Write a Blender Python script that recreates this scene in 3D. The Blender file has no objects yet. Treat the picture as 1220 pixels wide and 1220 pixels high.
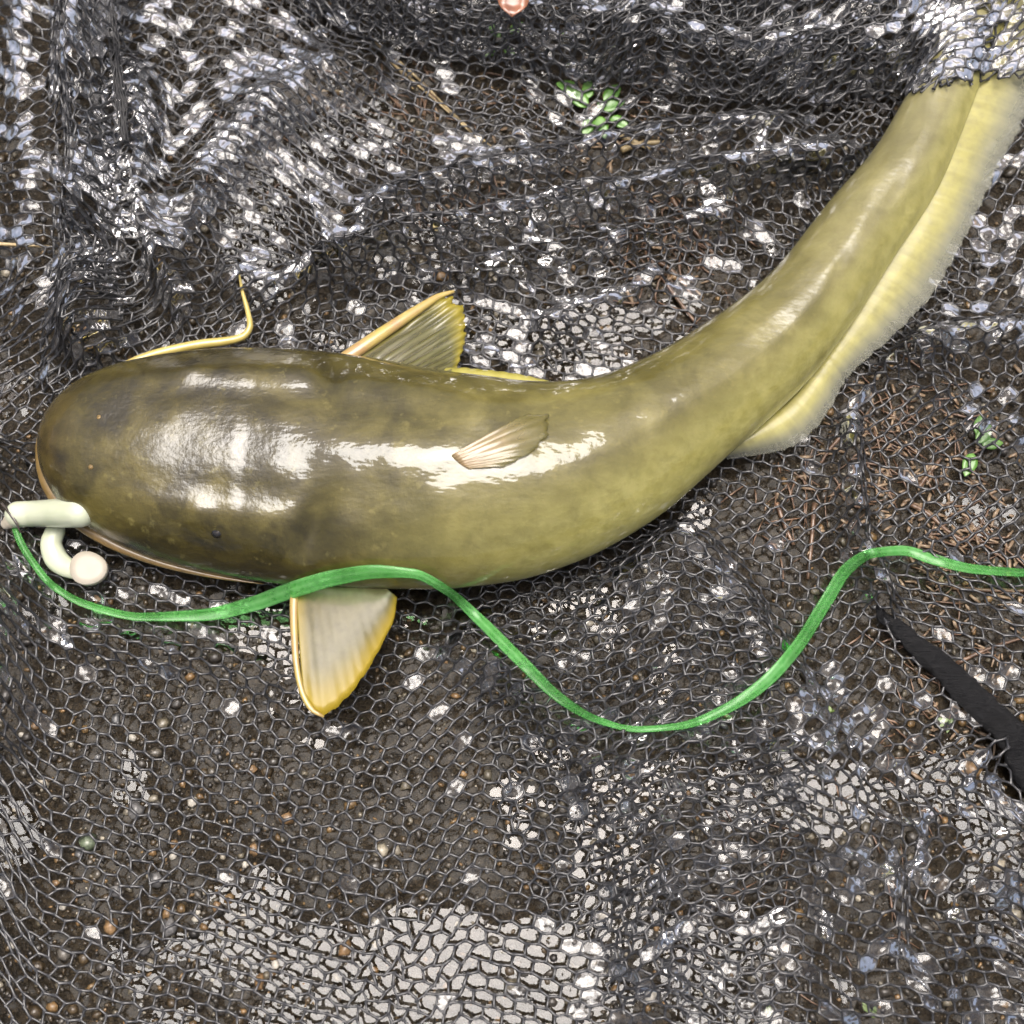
import bpy, math, random
import numpy as np
from mathutils import Vector, Matrix

rng = np.random.default_rng(7)
random.seed(7)
R = math.radians
scn = bpy.context.scene
col = scn.collection

# ------------------------------------------------------------------ camera
TILT, HALF, HCAM = R(15), R(20), 0.531
cam_d = bpy.data.cameras.new('camera'); cam = bpy.data.objects.new('camera', cam_d); col.objects.link(cam)
cam.location = (0, -HCAM * math.tan(TILT), HCAM); cam.rotation_euler = (TILT, 0, 0)
cam_d.sensor_fit = 'HORIZONTAL'; cam_d.angle = 2 * HALF; cam_d.clip_start = 0.01; cam_d.clip_end = 500
cam_d.dof.use_dof = True; cam_d.dof.focus_distance = 0.53; cam_d.dof.aperture_fstop = 9.0
scn.camera = cam

# ------------------------------------------------------------------ sky, sun, exposure (overcast)
SUN_EL = 80
w = bpy.data.worlds.new('World'); scn.world = w; w.use_nodes = True
nt = w.node_tree; bg = nt.nodes['Background']
sky = nt.nodes.new('ShaderNodeTexSky'); sky.sky_type = 'NISHITA'; sky.sun_disc = False
sky.sun_elevation = R(SUN_EL); sky.sun_rotation = 0.0; sky.air_density = 0.7; sky.dust_density = 10.0; sky.ozone_density = 0.3
nt.links.new(sky.outputs[0], bg.inputs[0]); bg.inputs[1].default_value = 0.07
sun_d = bpy.data.lights.new('sun', 'SUN'); sun = bpy.data.objects.new('sun', sun_d); col.objects.link(sun)
sun_d.energy = 1.5; sun_d.angle = R(43); sun_d.color = (1.0, 0.99, 0.975)
sun.rotation_euler = (-R(90 - SUN_EL), 0, 0); sun.location = (0, 0.3, 1.2)
scn.view_settings.view_transform = 'Standard'; scn.view_settings.look = 'None'
scn.view_settings.exposure = 1.42
scn.cycles.max_bounces = 4; scn.cycles.transparent_max_bounces = 8; scn.cycles.diffuse_bounces = 2; scn.cycles.glossy_bounces = 2
scn.cycles.use_adaptive_sampling = True; scn.cycles.adaptive_threshold = .03; scn.view_settings.gamma = 1.0

# ------------------------------------------------------------------ pixel <-> world
TH = math.tan(HALF); CT, ST = math.cos(TILT), math.sin(TILT)
CY = -HCAM * math.tan(TILT)
def P(px, py, z=0.0):
    px, py, z = np.broadcast_arrays(np.asarray(px, float), np.asarray(py, float), np.asarray(z, float))
    xn = (px / 610 - 1) * TH; yn = (1 - py / 610) * TH
    dx, dy, dz = xn, yn * CT + ST, yn * ST - CT
    t = (z - HCAM) / dz
    return np.stack([dx * t, CY + dy * t, z + 0 * t], -1)
def PX(X, Y, Z):
    x, y, z = X, Y - CY, Z - HCAM
    yc = y * CT + z * ST; zc = -y * ST + z * CT
    return 610 * (1 + x / -zc / TH), 610 * (1 - yc / -zc / TH)

# ------------------------------------------------------------------ numeric helpers
def vnoise(x, y, seed=0):
    r = np.random.default_rng(seed); T = r.random((64, 64))
    xi = np.floor(x).astype(int); yi = np.floor(y).astype(int)
    fx = x - xi; fy = y - yi; fx = fx * fx * (3 - 2 * fx); fy = fy * fy * (3 - 2 * fy)
    a = T[xi % 64, yi % 64]; b = T[(xi + 1) % 64, yi % 64]; c = T[xi % 64, (yi + 1) % 64]; d = T[(xi + 1) % 64, (yi + 1) % 64]
    return ((a * (1 - fx) + b * fx) * (1 - fy) + (c * (1 - fx) + d * fx) * fy) * 2 - 1
def fbm(x, y, seed=0, o=3):
    s = 0; a = 1
    for k in range(o):
        s = s + a * vnoise(x * 2 ** k, y * 2 ** k, seed + k); a *= .5
    return s
def sstep(a, b, x):
    t = np.clip((x - a) / (b - a), 0, 1); return t * t * (3 - 2 * t)
def poly_dist(px, py, pts):
    best = np.full(np.shape(px), 1e9); side = np.zeros(np.shape(px)); par = np.zeros(np.shape(px))
    n = len(pts) - 1
    for i in range(n):
        (ax, ay), (bx, by) = pts[i], pts[i + 1]
        dx, dy = bx - ax, by - ay; L2 = dx * dx + dy * dy
        t = np.clip(((px - ax) * dx + (py - ay) * dy) / L2, 0, 1)
        ex, ey = px - ax - t * dx, py - ay - t * dy
        d = np.hypot(ex, ey); m = d < best
        best = np.where(m, d, best); side = np.where(m, dx * ey - dy * ex, side); par = np.where(m, (i + t) / n, par)
    return best, np.sign(side), par
def pchip(x, y, q):
    x = np.asarray(x, float); y = np.asarray(y, float); h = np.diff(x); d = np.diff(y) / h
    m = np.zeros(len(x)); m[0], m[-1] = d[0], d[-1]
    for i in range(1, len(x) - 1):
        if d[i - 1] * d[i] > 0:
            w1, w2 = 2 * h[i] + h[i - 1], h[i] + 2 * h[i - 1]
            m[i] = (w1 + w2) / (w1 / d[i - 1] + w2 / d[i])
    i = np.clip(np.searchsorted(x, q) - 1, 0, len(x) - 2); t = (q - x[i]) / h[i]
    return ((2 * t**3 - 3 * t**2 + 1) * y[i] + (t**3 - 2 * t**2 + t) * h[i] * m[i] + (3 * t**2 - 2 * t**3) * y[i + 1] + (t**3 - t**2) * h[i] * m[i + 1])
def curve_pts(pts, n):
    pts = np.asarray(pts, float); L = np.r_[0, np.cumsum(np.linalg.norm(np.diff(pts[:, :2], axis=0), axis=1))]
    q = np.linspace(0, L[-1], n)
    return np.stack([pchip(L, pts[:, k], q) for k in range(pts.shape[1])], -1)

# ------------------------------------------------------------------ object helpers
def mesh_obj(name, V, F, mat, parent=None, smooth=True, attrs=None, kind=None):
    me = bpy.data.meshes.new(name)
    V = np.asarray(V, np.float32)
    if isinstance(F, np.ndarray):
        k = F.shape[1]; n = len(F)
        me.vertices.add(len(V)); me.vertices.foreach_set('co', V.ravel())
        me.loops.add(n * k); me.loops.foreach_set('vertex_index', F.astype(np.int32).ravel())
        me.polygons.add(n); me.polygons.foreach_set('loop_start', np.arange(0, n * k, k, dtype=np.int32))
        me.update(calc_edges=True); me.validate()
    else:
        me.from_pydata([tuple(map(float, v)) for v in V], [], [tuple(map(int, f)) for f in F]); me.update()
    if smooth: me.polygons.foreach_set('use_smooth', np.ones(len(me.polygons), bool))
    for an, av in (attrs or {}).items():
        av = np.asarray(av, np.float32)
        if av.ndim == 1:
            a = me.attributes.new(an, 'FLOAT', 'POINT'); a.data.foreach_set('value', av)
        else:
            a = me.attributes.new(an, 'FLOAT_COLOR', 'POINT')
            a.data.foreach_set('color', np.c_[av, np.ones(len(av))].astype(np.float32).ravel())
    me.materials.append(mat)
    o = bpy.data.objects.new(name, me); col.objects.link(o)
    if parent is not None: o.parent = parent; o.matrix_parent_inverse = Matrix.Translation(-Vector(parent.location))
    if kind: o['kind'] = kind
    return o
def tag(o, label, cat, group=None):
    o['label'] = label; o['category'] = cat
    if group: o['group'] = group
    return o
def empty(name, loc, label, cat, group=None):
    o = bpy.data.objects.new(name, None); o.location = tuple(map(float, loc)); o.empty_display_size = .01; col.objects.link(o)
    return tag(o, label, cat, group)
def grid_faces(nu, nv, wrap_v=False):
    i, j = np.meshgrid(np.arange(nu - 1), np.arange(nv if wrap_v else nv - 1), indexing='ij')
    i, j = i.ravel(), j.ravel(); j2 = (j + 1) % nv
    return np.stack([i * nv + j, (i + 1) * nv + j, (i + 1) * nv + j2, i * nv + j2], -1)
def tube(path, rad, sides=10, flat=1.0):
    """closed tapered tube round a world-space path; rad per point; flat scales z"""
    path = np.asarray(path, float); n = len(path); rad = np.broadcast_to(np.asarray(rad, float), (n,))
    T = np.gradient(path, axis=0); T /= np.linalg.norm(T, axis=1)[:, None] + 1e-12
    up = np.tile([0., 0, 1], (n, 1)); S = np.cross(T, up); nl = np.linalg.norm(S, axis=1)
    S[nl < 1e-3] = [1, 0, 0]; S /= np.linalg.norm(S, axis=1)[:, None]; U = np.cross(S, T)
    a = np.linspace(0, 2 * np.pi, sides, endpoint=False)
    V = path[:, None] + rad[:, None, None] * (S[:, None] * np.cos(a)[None, :, None] + flat * U[:, None] * np.sin(a)[None, :, None])
    V = V.reshape(-1, 3); F = [tuple(f) for f in grid_faces(n, sides, True)]
    F.append(tuple(range(sides))); F.append(tuple(range((n - 1) * sides, n * sides))[::-1])
    return V, F
def round_ends(path, rad, k=5):
    """add hemispherical end caps to a tube path"""
    path = np.asarray(path, float); rad = np.asarray(rad, float)
    def cap(p, d, r):
        a = np.linspace(0, np.pi / 2 * .97, k + 1)[1:]
        return [p + d * r * math.sin(x) for x in a], [r * math.cos(x) for x in a]
    d0 = path[0] - path[1]; d0 /= np.linalg.norm(d0); d1 = path[-1] - path[-2]; d1 /= np.linalg.norm(d1)
    p0, r0 = cap(path[0], d0, rad[0]); p1, r1 = cap(path[-1], d1, rad[-1])
    return np.r_[p0[::-1], path, p1], np.r_[r0[::-1], rad, r1]

# ------------------------------------------------------------------ materials
class NM:
    def __init__(s, name):
        s.m = bpy.data.materials.new(name); s.m.use_nodes = True; s.t = s.m.node_tree
        s.b = s.t.nodes['Principled BSDF']; s.out = s.t.nodes['Material Output']
    def n(s, typ, inp=None, **kw):
        nd = s.t.nodes.new(typ)
        for k, v in kw.items(): setattr(nd, k, v)
        for k, v in (inp or {}).items():
            if isinstance(v, bpy.types.NodeSocket): s.t.links.new(v, nd.inputs[k])
            else: nd.inputs[k].default_value = v
        return nd
    def set(s, **kw):
        for k, v in kw.items():
            k = k.replace('_', ' ')
            if isinstance(v, bpy.types.NodeSocket): s.t.links.new(v, s.b.inputs[k])
            else: s.b.inputs[k].default_value = v
    def obj(s): return s.n('ShaderNodeTexCoord').outputs['Object']
    def attr(s, name, out='Fac'): return s.n('ShaderNodeAttribute', attribute_name=name).outputs[out]
    def noise(s, scale, detail=3, rough=.55, vec=None, dist=0):
        return s.n('ShaderNodeTexNoise', {'Scale': scale, 'Detail': detail, 'Roughness': rough, 'Distortion': dist, 'Vector': vec or s.obj()}).outputs[0]
    def ramp(s, fac, stops, mode='LINEAR'):
        r = s.n('ShaderNodeValToRGB', {'Fac': fac}); r.color_ramp.interpolation = mode
        e = r.color_ramp.elements
        while len(e) < len(stops): e.new(.5)
        for k, (p, c) in enumerate(stops):
            e[k].position = p; e[k].color = tuple(c) + (1,) if len(c) == 3 else c
        return r.outputs[0]
    def mix(s, f, a, b, blend='MIX'):
        nd = s.n('ShaderNodeMix', data_type='RGBA', blend_type=blend)
        for k, v in ((0, f), (6, a), (7, b)):
            if isinstance(v, bpy.types.NodeSocket): s.t.links.new(v, nd.inputs[k])
            else: nd.inputs[k].default_value = (tuple(v) + (1,) if isinstance(v, tuple) else v)
        return nd.outputs[2]
    def math(s, op, a, b=0.0, c=None):
        nd = s.n('ShaderNodeMath', operation=op)
        for k, v in enumerate((a, b) if c is None else (a, b, c)):
            if isinstance(v, bpy.types.NodeSocket): s.t.links.new(v, nd.inputs[k])
            else: nd.inputs[k].default_value = v
        return nd.outputs[0]
    def bump(s, h, strength=.3, dist=.001, normal=None):
        i = {'Height': h, 'Strength': strength, 'Distance': dist}
        if normal: i['Normal'] = normal
        return s.n('ShaderNodeBump', i).outputs[0]

def simple(name, c1, c2, scale=200, rough=.4, coat=.3, bump=.2, coat_r=.1):
    m = NM(name); f = m.noise(scale)
    m.set(Base_Color=m.ramp(f, [(.3, c1), (.7, c2)]), Roughness=rough, Coat_Weight=coat, Coat_Roughness=coat_r, Normal=m.bump(f, bump, .0006))
    return m.m

# wet soil
m = NM('wet_soil'); o = m.obj()
big = m.noise(14, 4, .6, o); fine = m.noise(420, 4, .7, o); gr = m.n('ShaderNodeTexVoronoi', {'Scale': 520, 'Vector': o}).outputs
c = m.ramp(fine, [(.30, (.009, .0063, .003)), (.5, (.038, .027, .0135)), (.72, (.088, .064, .034))])
spk = m.ramp(gr[1], [(0, (.012, .009, .005)), (.6, (.032, .025, .015)), (.9, (.075, .058, .038)), (1, (.17, .12, .07))])
m.set(Base_Color=m.mix(.45, m.mix(m.ramp(big, [(.35, (0, 0, 0)), (.65, (1, 1, 1))]), c, m.mix(.5, c, (.02, .015, .009))), spk), Roughness=m.math('MULTIPLY_ADD', fine, .5, .12),
      Specular_IOR_Level=.3, Coat_Weight=.12, Coat_Roughness=.12, Normal=m.bump(fine, .9, .004, m.bump(gr[0], .6, .003)))
M_SOIL = m.m
m = NM('puddle_water'); o = m.obj()
nz = m.noise(60, 3, .5, o)
gl = m.n('ShaderNodeBsdfGlossy', {'Color': (1, 1, 1, 1), 'Roughness': .06, 'Normal': m.bump(nz, .2, .002)}).outputs[0]
tr = m.n('ShaderNodeBsdfTransparent', {'Color': (.80, .78, .74, 1)}).outputs[0]
fr = m.n('ShaderNodeFresnel', {'IOR': 1.48, 'Normal': m.bump(nz, .2, .002)}).outputs[0]
m.t.links.new(m.n('ShaderNodeMixShader', {0: fr, 1: tr, 2: gl}).outputs[0], m.out.inputs[0]); M_WATER = m.m
m = NM('water_film'); o = m.obj()
nz = m.noise(240, 1, .5, o); bn = m.bump(nz, .5, .0020)
gl = m.n('ShaderNodeBsdfGlossy', {'Color': (1, 1, 1, 1), 'Roughness': .12, 'Normal': bn}).outputs[0]
tr = m.n('ShaderNodeBsdfTransparent', {'Color': (.93, .93, .93, 1)}).outputs[0]
fr = m.n('ShaderNodeFresnel', {'IOR': 1.55, 'Normal': bn}).outputs[0]
m.t.links.new(m.n('ShaderNodeMixShader', {0: fr, 1: tr, 2: gl}).outputs[0], m.out.inputs[0]); M_FILM = m.m
m = NM('wet_black_net'); f = m.noise(900, 3)
m.set(Base_Color=m.ramp(f, [(.3, (.014, .014, .0145)), (.75, (.034, .034, .036))]), Roughness=.45, Coat_Weight=.6, Coat_Roughness=.22, Normal=m.bump(f, .5, .0005)); M_NET = m.m
m = NM('black_fibre'); f = m.noise(1500, 3)
m.set(Base_Color=m.ramp(f, [(.3, (.005, .005, .006)), (.75, (.014, .014, .016))]), Roughness=.55, Coat_Weight=.1, Coat_Roughness=.25); M_FIBRE = m.m
m = NM('black_woven_band'); o = m.obj(); f = m.noise(700, 4, .7, o)
st = m.n('ShaderNodeTexNoise', {'Scale': 1.0, 'Detail': 4, 'Roughness': .7, 'Vector': m.n('ShaderNodeMapping', {'Vector': o, 'Scale': (260, 1500, 400), 'Rotation': (0, 0, .95)}).outputs[0]}).outputs[0]
m.set(Base_Color=m.ramp(st, [(.35, (.002, .002, .0025)), (.7, (.010, .010, .011))]), Roughness=.7, Specular_IOR_Level=.25, Coat_Weight=.0, Coat_Roughness=.3, Normal=m.bump(st, .8, .0014, m.bump(f, .5, .001))); M_BAND = m.m
m = NM('wet_stone')
f = m.noise(900, 3); m.set(Base_Color=m.mix(.6, m.attr('tint', 'Color'), m.ramp(f, [(.3, (.35, .35, .35)), (.7, (1, 1, 1))]), 'MULTIPLY'), Roughness=.4, Coat_Weight=.5, Coat_Roughness=.14, Normal=m.bump(f, .5, .0008)); M_STONE = m.m

# fish skin
m = NM('catfish_skin'); o = m.obj(); s_ = m.attr('along'); q_ = m.attr('across'); up_ = m.attr('top')
blot = m.noise(38, 5, .6, o, .6); spots = m.noise(170, 3, .6, o); fine = m.noise(900, 3, .6, o)
dark = m.ramp(blot, [(.36, (.020, .0155, .0025)), (.5, (.046, .0365, .006)), (.64, (.088, .071, .015))])
mid = m.ramp(blot, [(.34, (.088, .076, .019)), (.55, (.142, .125, .037)), (.7, (.195, .174, .060))])
pale = m.ramp(spots, [(.3, (.31, .285, .08)), (.7, (.43, .40, .14))])
c = m.mix(m.ramp(s_, [(.16, (0, 0, 0)), (.50, (1, 1, 1))]), dark, mid)
c = m.mix(m.math('MULTIPLY', m.ramp(s_, [(.62, (0, 0, 0)), (.85, (1, 1, 1))]), .55), c, m.mix(blot, (.20, .182, .085), (.32, .298, .155)))
flank = m.math('MULTIPLY', m.ramp(q_, [(.0, (1, 1, 1)), (.40, (0, 0, 0))]), m.ramp(s_, [(.26, (0, 0, 0)), (.44, (1, 1, 1))]))
c = m.mix(m.math('MULTIPLY', flank, .95), c, pale)
lip = m.math('MULTIPLY', m.ramp(s_, [(.012, (1, 1, 1)), (.045, (0, 0, 0))]), m.ramp(spots, [(.3, (.3, .3, .3)), (.6, (1, 1, 1))]))
c = m.mix(m.math('MULTIPLY', lip, .35), c, (.16, .11, .035))
mot = m.ramp(m.noise(115, 4, .65, o, .4), [(.36, (.64, .63, .60)), (.52, (1, 1, 1)), (.68, (1.0, 1.0, 1.0))])
c = m.mix(m.ramp(s_, [(.05, (.85, .85, .85)), (.30, (.5, .5, .5)), (.6, (.3, .3, .3))]), c, mot, 'MULTIPLY')
belly = m.ramp(up_, [(.0, (1, 1, 1)), (.45, (0, 0, 0))])
c = m.mix(belly, c, (.24, .21, .08))
c = m.mix(m.math('MULTIPLY', m.ramp(spots, [(.62, (0, 0, 0)), (.72, (1, 1, 1))]), .35), c, (.22, .19, .06))
slime = m.n('ShaderNodeTexNoise', {'Scale': 1.0, 'Detail': 3, 'Roughness': .6, 'Vector': m.n('ShaderNodeMapping', {'Vector': o, 'Scale': (55, 130, 90), 'Rotation': (0, 0, .35)}).outputs[0]}).outputs[0]
hd = m.ramp(s_, [(.16, (1, 1, 1)), (.24, (.2, .2, .2))])
c = m.mix(.5, c, m.ramp(slime, [(.3, (.72, .72, .70)), (.6, (1, 1, 1))]), 'MULTIPLY')
bn = m.bump(m.math('MULTIPLY', m.noise(420, 3, .6, o), hd), .22, .0008, m.bump(spots, .10, .0006, m.bump(slime, .27, .0014)))
m.set(Base_Color=c, Roughness=.5, Specular_IOR_Level=.15, Coat_Weight=1.0, Coat_IOR=1.6, Coat_Roughness=m.math('ADD', m.math('MULTIPLY', spots, .06), m.ramp(s_, [(.10, (.20, .20, .20)), (.19, (.13, .13, .13)), (.205, (.012, .012, .012)), (.50, (.012, .012, .012)), (.56, (.10, .10, .10)), (.64, (.22, .22, .22))])), Coat_Normal=bn,
      Normal=m.bump(fine, .25, .0006, bn)); M_SKIN = m.m
def fin_mat(name, c_base, c_mid, c_edge, trans, rayc=.45, fade=0.0, coat=1.0):
    m = NM(name); v = m.attr('out'); t = m.attr('ray'); e = m.attr('edge')
    f = m.noise(260, 3); c = m.mix(v, c_base, c_mid)
    c = m.mix(m.ramp(f, [(.35, (0, 0, 0)), (.7, (.5, .5, .5))]), c, tuple(x * .55 for x in c_mid))
    c = m.mix(m.ramp(t, [(.3, (0, 0, 0)), (.9, (rayc, rayc, rayc))]), c, tuple(min(1, x * 1.6) for x in c_mid))
    c = m.mix(e, c, c_edge)
    m.set(Base_Color=c, Roughness=.4, Coat_Weight=coat, Coat_IOR=1.6, Coat_Roughness=.07, Normal=m.bump(f, .2, .0005))
    tl = m.n('ShaderNodeBsdfTranslucent', {'Color': c}).outputs[0]; tp = m.n('ShaderNodeBsdfTransparent').outputs[0]
    a = m.n('ShaderNodeMixShader', {0: .3, 1: m.b.outputs[0], 2: tl}).outputs[0]
    fac = m.math('MULTIPLY', m.math('SUBTRACT', 1.0, m.math('MULTIPLY', t, min(1.0, rayc * 2))), trans); fac = m.math('ADD', fac, m.math('MULTIPLY', e, fade))
    m.t.links.new(m.n('ShaderNodeMixShader', {0: fac, 1: a, 2: tp}).outputs[0], m.out.inputs[0]); return m.m
M_PECT = fin_mat('pectoral_membrane', (.12, .10, .035), (.13, .125, .04), (.38, .31, .025), .35)
M_PECT2 = fin_mat('pale_pectoral_membrane', (.19, .16, .08), (.155, .145, .07), (.40, .29, .02), .15, .06, 0.0, .12)
M_ANAL = fin_mat('anal_membrane', (.44, .40, .10), (.46, .43, .21), (.46, .46, .37), .18, .12, .55, .2)
M_DORS = fin_mat('dorsal_membrane', (.42, .28, .15), (.27, .235, .10), (.19, .165, .045), .25, .2, .3)
M_SPINE = simple('fin_spine', (.30, .18, .08), (.36, .29, .07), 130, .4, .6)
M_YFIN = simple('yellow_fin_edge', (.25, .22, .035), (.31, .28, .06), 160, .4, .6)
M_BARB = simple('barbel_skin', (.36, .28, .07), (.44, .36, .11), 120, .4, .7)
M_LIP = simple('lip_skin', (.12, .075, .02), (.23, .15, .05), 110, .35, .9, .3)
M_EYE = simple('eye_surface', (.006, .005, .004), (.02, .016, .008), 300, .1, 1.0, 0)
# lure, ribbon, plants
m = NM('milky_soft_plastic'); f = m.noise(90, 2)
m.set(Base_Color=m.ramp(f, [(.3, (.40, .44, .31)), (.7, (.47, .50, .38))]), Roughness=.35, Coat_Weight=.25, Coat_Roughness=.2, Subsurface_Weight=.5, Subsurface_Radius=(.006, .006, .004), Subsurface_Scale=.6, Normal=m.bump(f, .1, .0005)); M_LURE = m.m
m = NM('pinkish_soft_plastic'); f = m.noise(120, 2)
m.set(Base_Color=m.ramp(f, [(.3, (.32, .29, .23)), (.7, (.36, .33, .27))]), Roughness=.5, Coat_Weight=.1, Subsurface_Weight=.2, Subsurface_Radius=(.006, .005, .004), Subsurface_Scale=.5); M_LURE2 = m.m
m = NM('green_ribbon'); f = m.noise(500, 3); ln = m.attr('ray')
c = m.ramp(ln, [(.0, (.10, .38, .08)), (.5, (.17, .50, .14)), (1, (.28, .62, .24))])
m.set(Base_Color=m.mix(.35, c, m.ramp(f, [(.3, (.06, .28, .05)), (.7, (.32, .62, .28))])), Roughness=.3, Coat_Weight=.5, Coat_Roughness=.12, Normal=m.bump(f, .2, .0005))
tl = m.n('ShaderNodeBsdfTranslucent', {'Color': (.10, .5, .08, 1)}).outputs[0]; tp = m.n('ShaderNodeBsdfTransparent', {'Color': (.6, .95, .6, 1)}).outputs[0]
a = m.n('ShaderNodeMixShader', {0: .3, 1: m.b.outputs[0], 2: tl}).outputs[0]
m.t.links.new(m.n('ShaderNodeMixShader', {0: m.ramp(m.noise(35, 2), [(.35, (.42, .42, .42)), (.65, (.80, .80, .80))]), 1: a, 2: tp}).outputs[0], m.out.inputs[0]); M_RIB = m.m
M_STRAW = simple('dry_straw', (.28, .20, .09), (.46, .36, .19), 300, .5, .4)
M_CHAFF = simple('tan_chaff', (.16, .10, .055), (.34, .25, .16), 260, .5, .4)
M_TWIG = simple('wet_brown_twig', (.075, .042, .024), (.21, .125, .075), 300, .45, .5)
M_LEAFG = simple('fresh_green_leaf', (.045, .13, .015), (.11, .24, .04), 160, .4, .3)
M_MOSS = simple('dull_moss', (.06, .10, .02), (.13, .19, .045), 300, .5, .2)
M_LEAFB = simple('dead_leaf_surface', (.13, .045, .022), (.26, .105, .05), 140, .4, .6)
M_STEEL = simple('dark_hook_steel', (.03, .025, .02), (.06, .05, .045), 300, .25, .3)

# ------------------------------------------------------------------ fish shape (pixel outline -> world stations)
ST_ = np.array([  # cx cy halfwidth top bottom(mm)
    (49, 530, 0.5, .3, .3), (51, 530, 18, 6, 3), (56, 531, 35, 11, 5), (65, 533, 50, 15.5, 7), (80, 535, 68, 19.5, 9), (105, 537, 87, 23, 11),
    (150, 541, 108, 26, 13.5), (200, 546, 122, 28, 15.5), (250, 550, 131, 29, 17), (300, 554, 136, 29.5, 18), (360, 559, 139, 30, 19), (420, 564, 137, 30.5, 20),
    (480, 570, 132, 31, 21), (540, 574, 127, 32, 21), (600, 573, 120, 32, 21), (665, 563, 108, 31, 20), (710, 549, 98, 30, 19), (752, 530, 89, 28.5, 18),
    (792, 505, 80, 27, 17), (831, 478, 73, 25, 16), (875, 445, 68, 23, 15), (915, 412, 64, 21.5, 14), (962, 362, 57, 19.5, 13), (1025, 275, 51, 17, 12),
    (1079, 202, 45, 15, 11), (1115, 130, 39, 13, 9.5), (1150, 55, 33, 10, 8), (1190, -20, 26, 7, 7), (1230, -80, 20, 5, 5)], float)
_L = np.r_[0, np.cumsum(np.hypot(*np.diff(ST_[:, :2], axis=0).T))]
NS = 220
_q = np.r_[_L[-1] * (np.linspace(0, 1, 40, endpoint=False) ** 2) * .08, np.linspace(.08, 1, NS - 40) * _L[-1]]
SP = np.stack([pchip(_L, ST_[:, k], _q) for k in range(5)], -1)
for _ in range(3): SP[25:-1, :2] = (SP[24:-2, :2] + 2 * SP[25:-1, :2] + SP[26:, :2]) / 4
_T = np.gradient(SP[:, :2], axis=0); _T[:30] = _T[30] ; _T /= np.hypot(*_T.T)[:, None]
for _ in range(12): _T[1:-1] = (_T[:-2] + 2 * _T[1:-1] + _T[2:]) / 4
_T /= np.hypot(*_T.T)[:, None]
NRM = np.stack([_T[:, 1], -_T[:, 0]], -1)         # towards the picture's upper side
LIFT = .0016 + .009 * sstep(.50, .95, _q / _L[-1])
ZC = LIFT + np.maximum(SP[:, 4], np.interp(SP[:, 0], [49, 60, 120, 300, 420], [15.5, 16, 17, 18.5, 0])) / 1000
EA = P(SP[:, 0] + NRM[:, 0] * SP[:, 2], SP[:, 1] + NRM[:, 1] * SP[:, 2], ZC)
EB = P(SP[:, 0] - NRM[:, 0] * SP[:, 2], SP[:, 1] - NRM[:, 1] * SP[:, 2], ZC)
FC = (EA + EB) / 2; HWV = (EA - EB) / 2; HW = np.linalg.norm(HWV, axis=1)
def fish_lateral(X, Y):
    """lateral position (-1..1 inside), station index"""
    sh = np.shape(X); X = np.ravel(X); Y = np.ravel(Y); li = np.zeros(len(X)); ii = np.zeros(len(X), int)
    for a in range(0, len(X), 4000):
        d = np.hypot(X[a:a + 4000, None] - FC[None, :, 0], Y[a:a + 4000, None] - FC[None, :, 1])
        k = np.argmin(d - .0 * HW[None], 1); ii[a:a + 4000] = k; li[a:a + 4000] = d[np.arange(len(k)), k] / np.maximum(HW[k], .004)
    return li.reshape(sh), ii.reshape(sh)
NE = np.interp(_q / _L[-1], [0, .1, .25, .5, .75, 1], [2.1, 2.05, 1.92, 1.84, 1.85, 1.9])
def fish_top(X, Y):
    l, i = fish_lateral(X, Y)
    t = np.where(l < 1, np.maximum(0, 1 - np.clip(l, 0, 1) ** NE[i]) ** (1 / NE[i]), 0)
    return np.where(l < 1.02, ZC[i] + SP[i, 3] / 1000 * t, 0)

# ------------------------------------------------------------------ ground and puddle
def ground_z(X, Y):
    px, py = PX(X, Y, -.005)
    g = -.0050 + .0016 * fbm(X * 28 + 3, Y * 28, 11, 4)
    pud = np.exp(-((px - 540) / 190) ** 2 - ((py - 1185) / 115) ** 2) + .9 * np.exp(-((px - 20) / 55) ** 2 - ((py - 990) / 60) ** 2)
    pud = pud + .55 * np.exp(-((px - 330) / 120) ** 2 - ((py - 130) / 110) ** 2) + .42 * np.exp(-((px - 960) / 150) ** 2 - ((py - 1060) / 150) ** 2)
    pud = pud + .15 * np.exp(-((px - 640) / 120) ** 2 - ((py - 960) / 110) ** 2) + .5 * np.exp(-((px - 620) / 130) ** 2 - ((py - 400) / 50) ** 2)
    g = g + .0006 * vnoise(X * 260, Y * 260, 5) * np.clip(1 - 1.3 * pud, .05, 1)
    far = sstep(.3, 2, np.hypot(X, Y))
    return (g - .0048 * pud) * (1 - far) - .006 * far + far * .05 * vnoise(X * .8, Y * .8, 21)
inner = np.linspace(-.30, .30, 330); outer = .30 * 1.28 ** np.arange(1, 25)
gx = np.r_[-outer[::-1], inner, outer]
GX, GY = np.meshgrid(gx, gx + .02, indexing='ij')
g = mesh_obj('ground', np.stack([GX, GY, ground_z(GX, GY)], -1).reshape(-1, 3), grid_faces(len(gx), len(gx)), M_SOIL); g['kind'] = 'structure'
wx = np.linspace(-.32, .32, 40); WX, WY = np.meshgrid(wx, wx + .02, indexing='ij')
wv = mesh_obj('water', np.stack([WX, WY, 0 * WX - .0062], -1).reshape(-1, 3), grid_faces(40, 40), M_WATER); wv['kind'] = 'structure'

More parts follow.
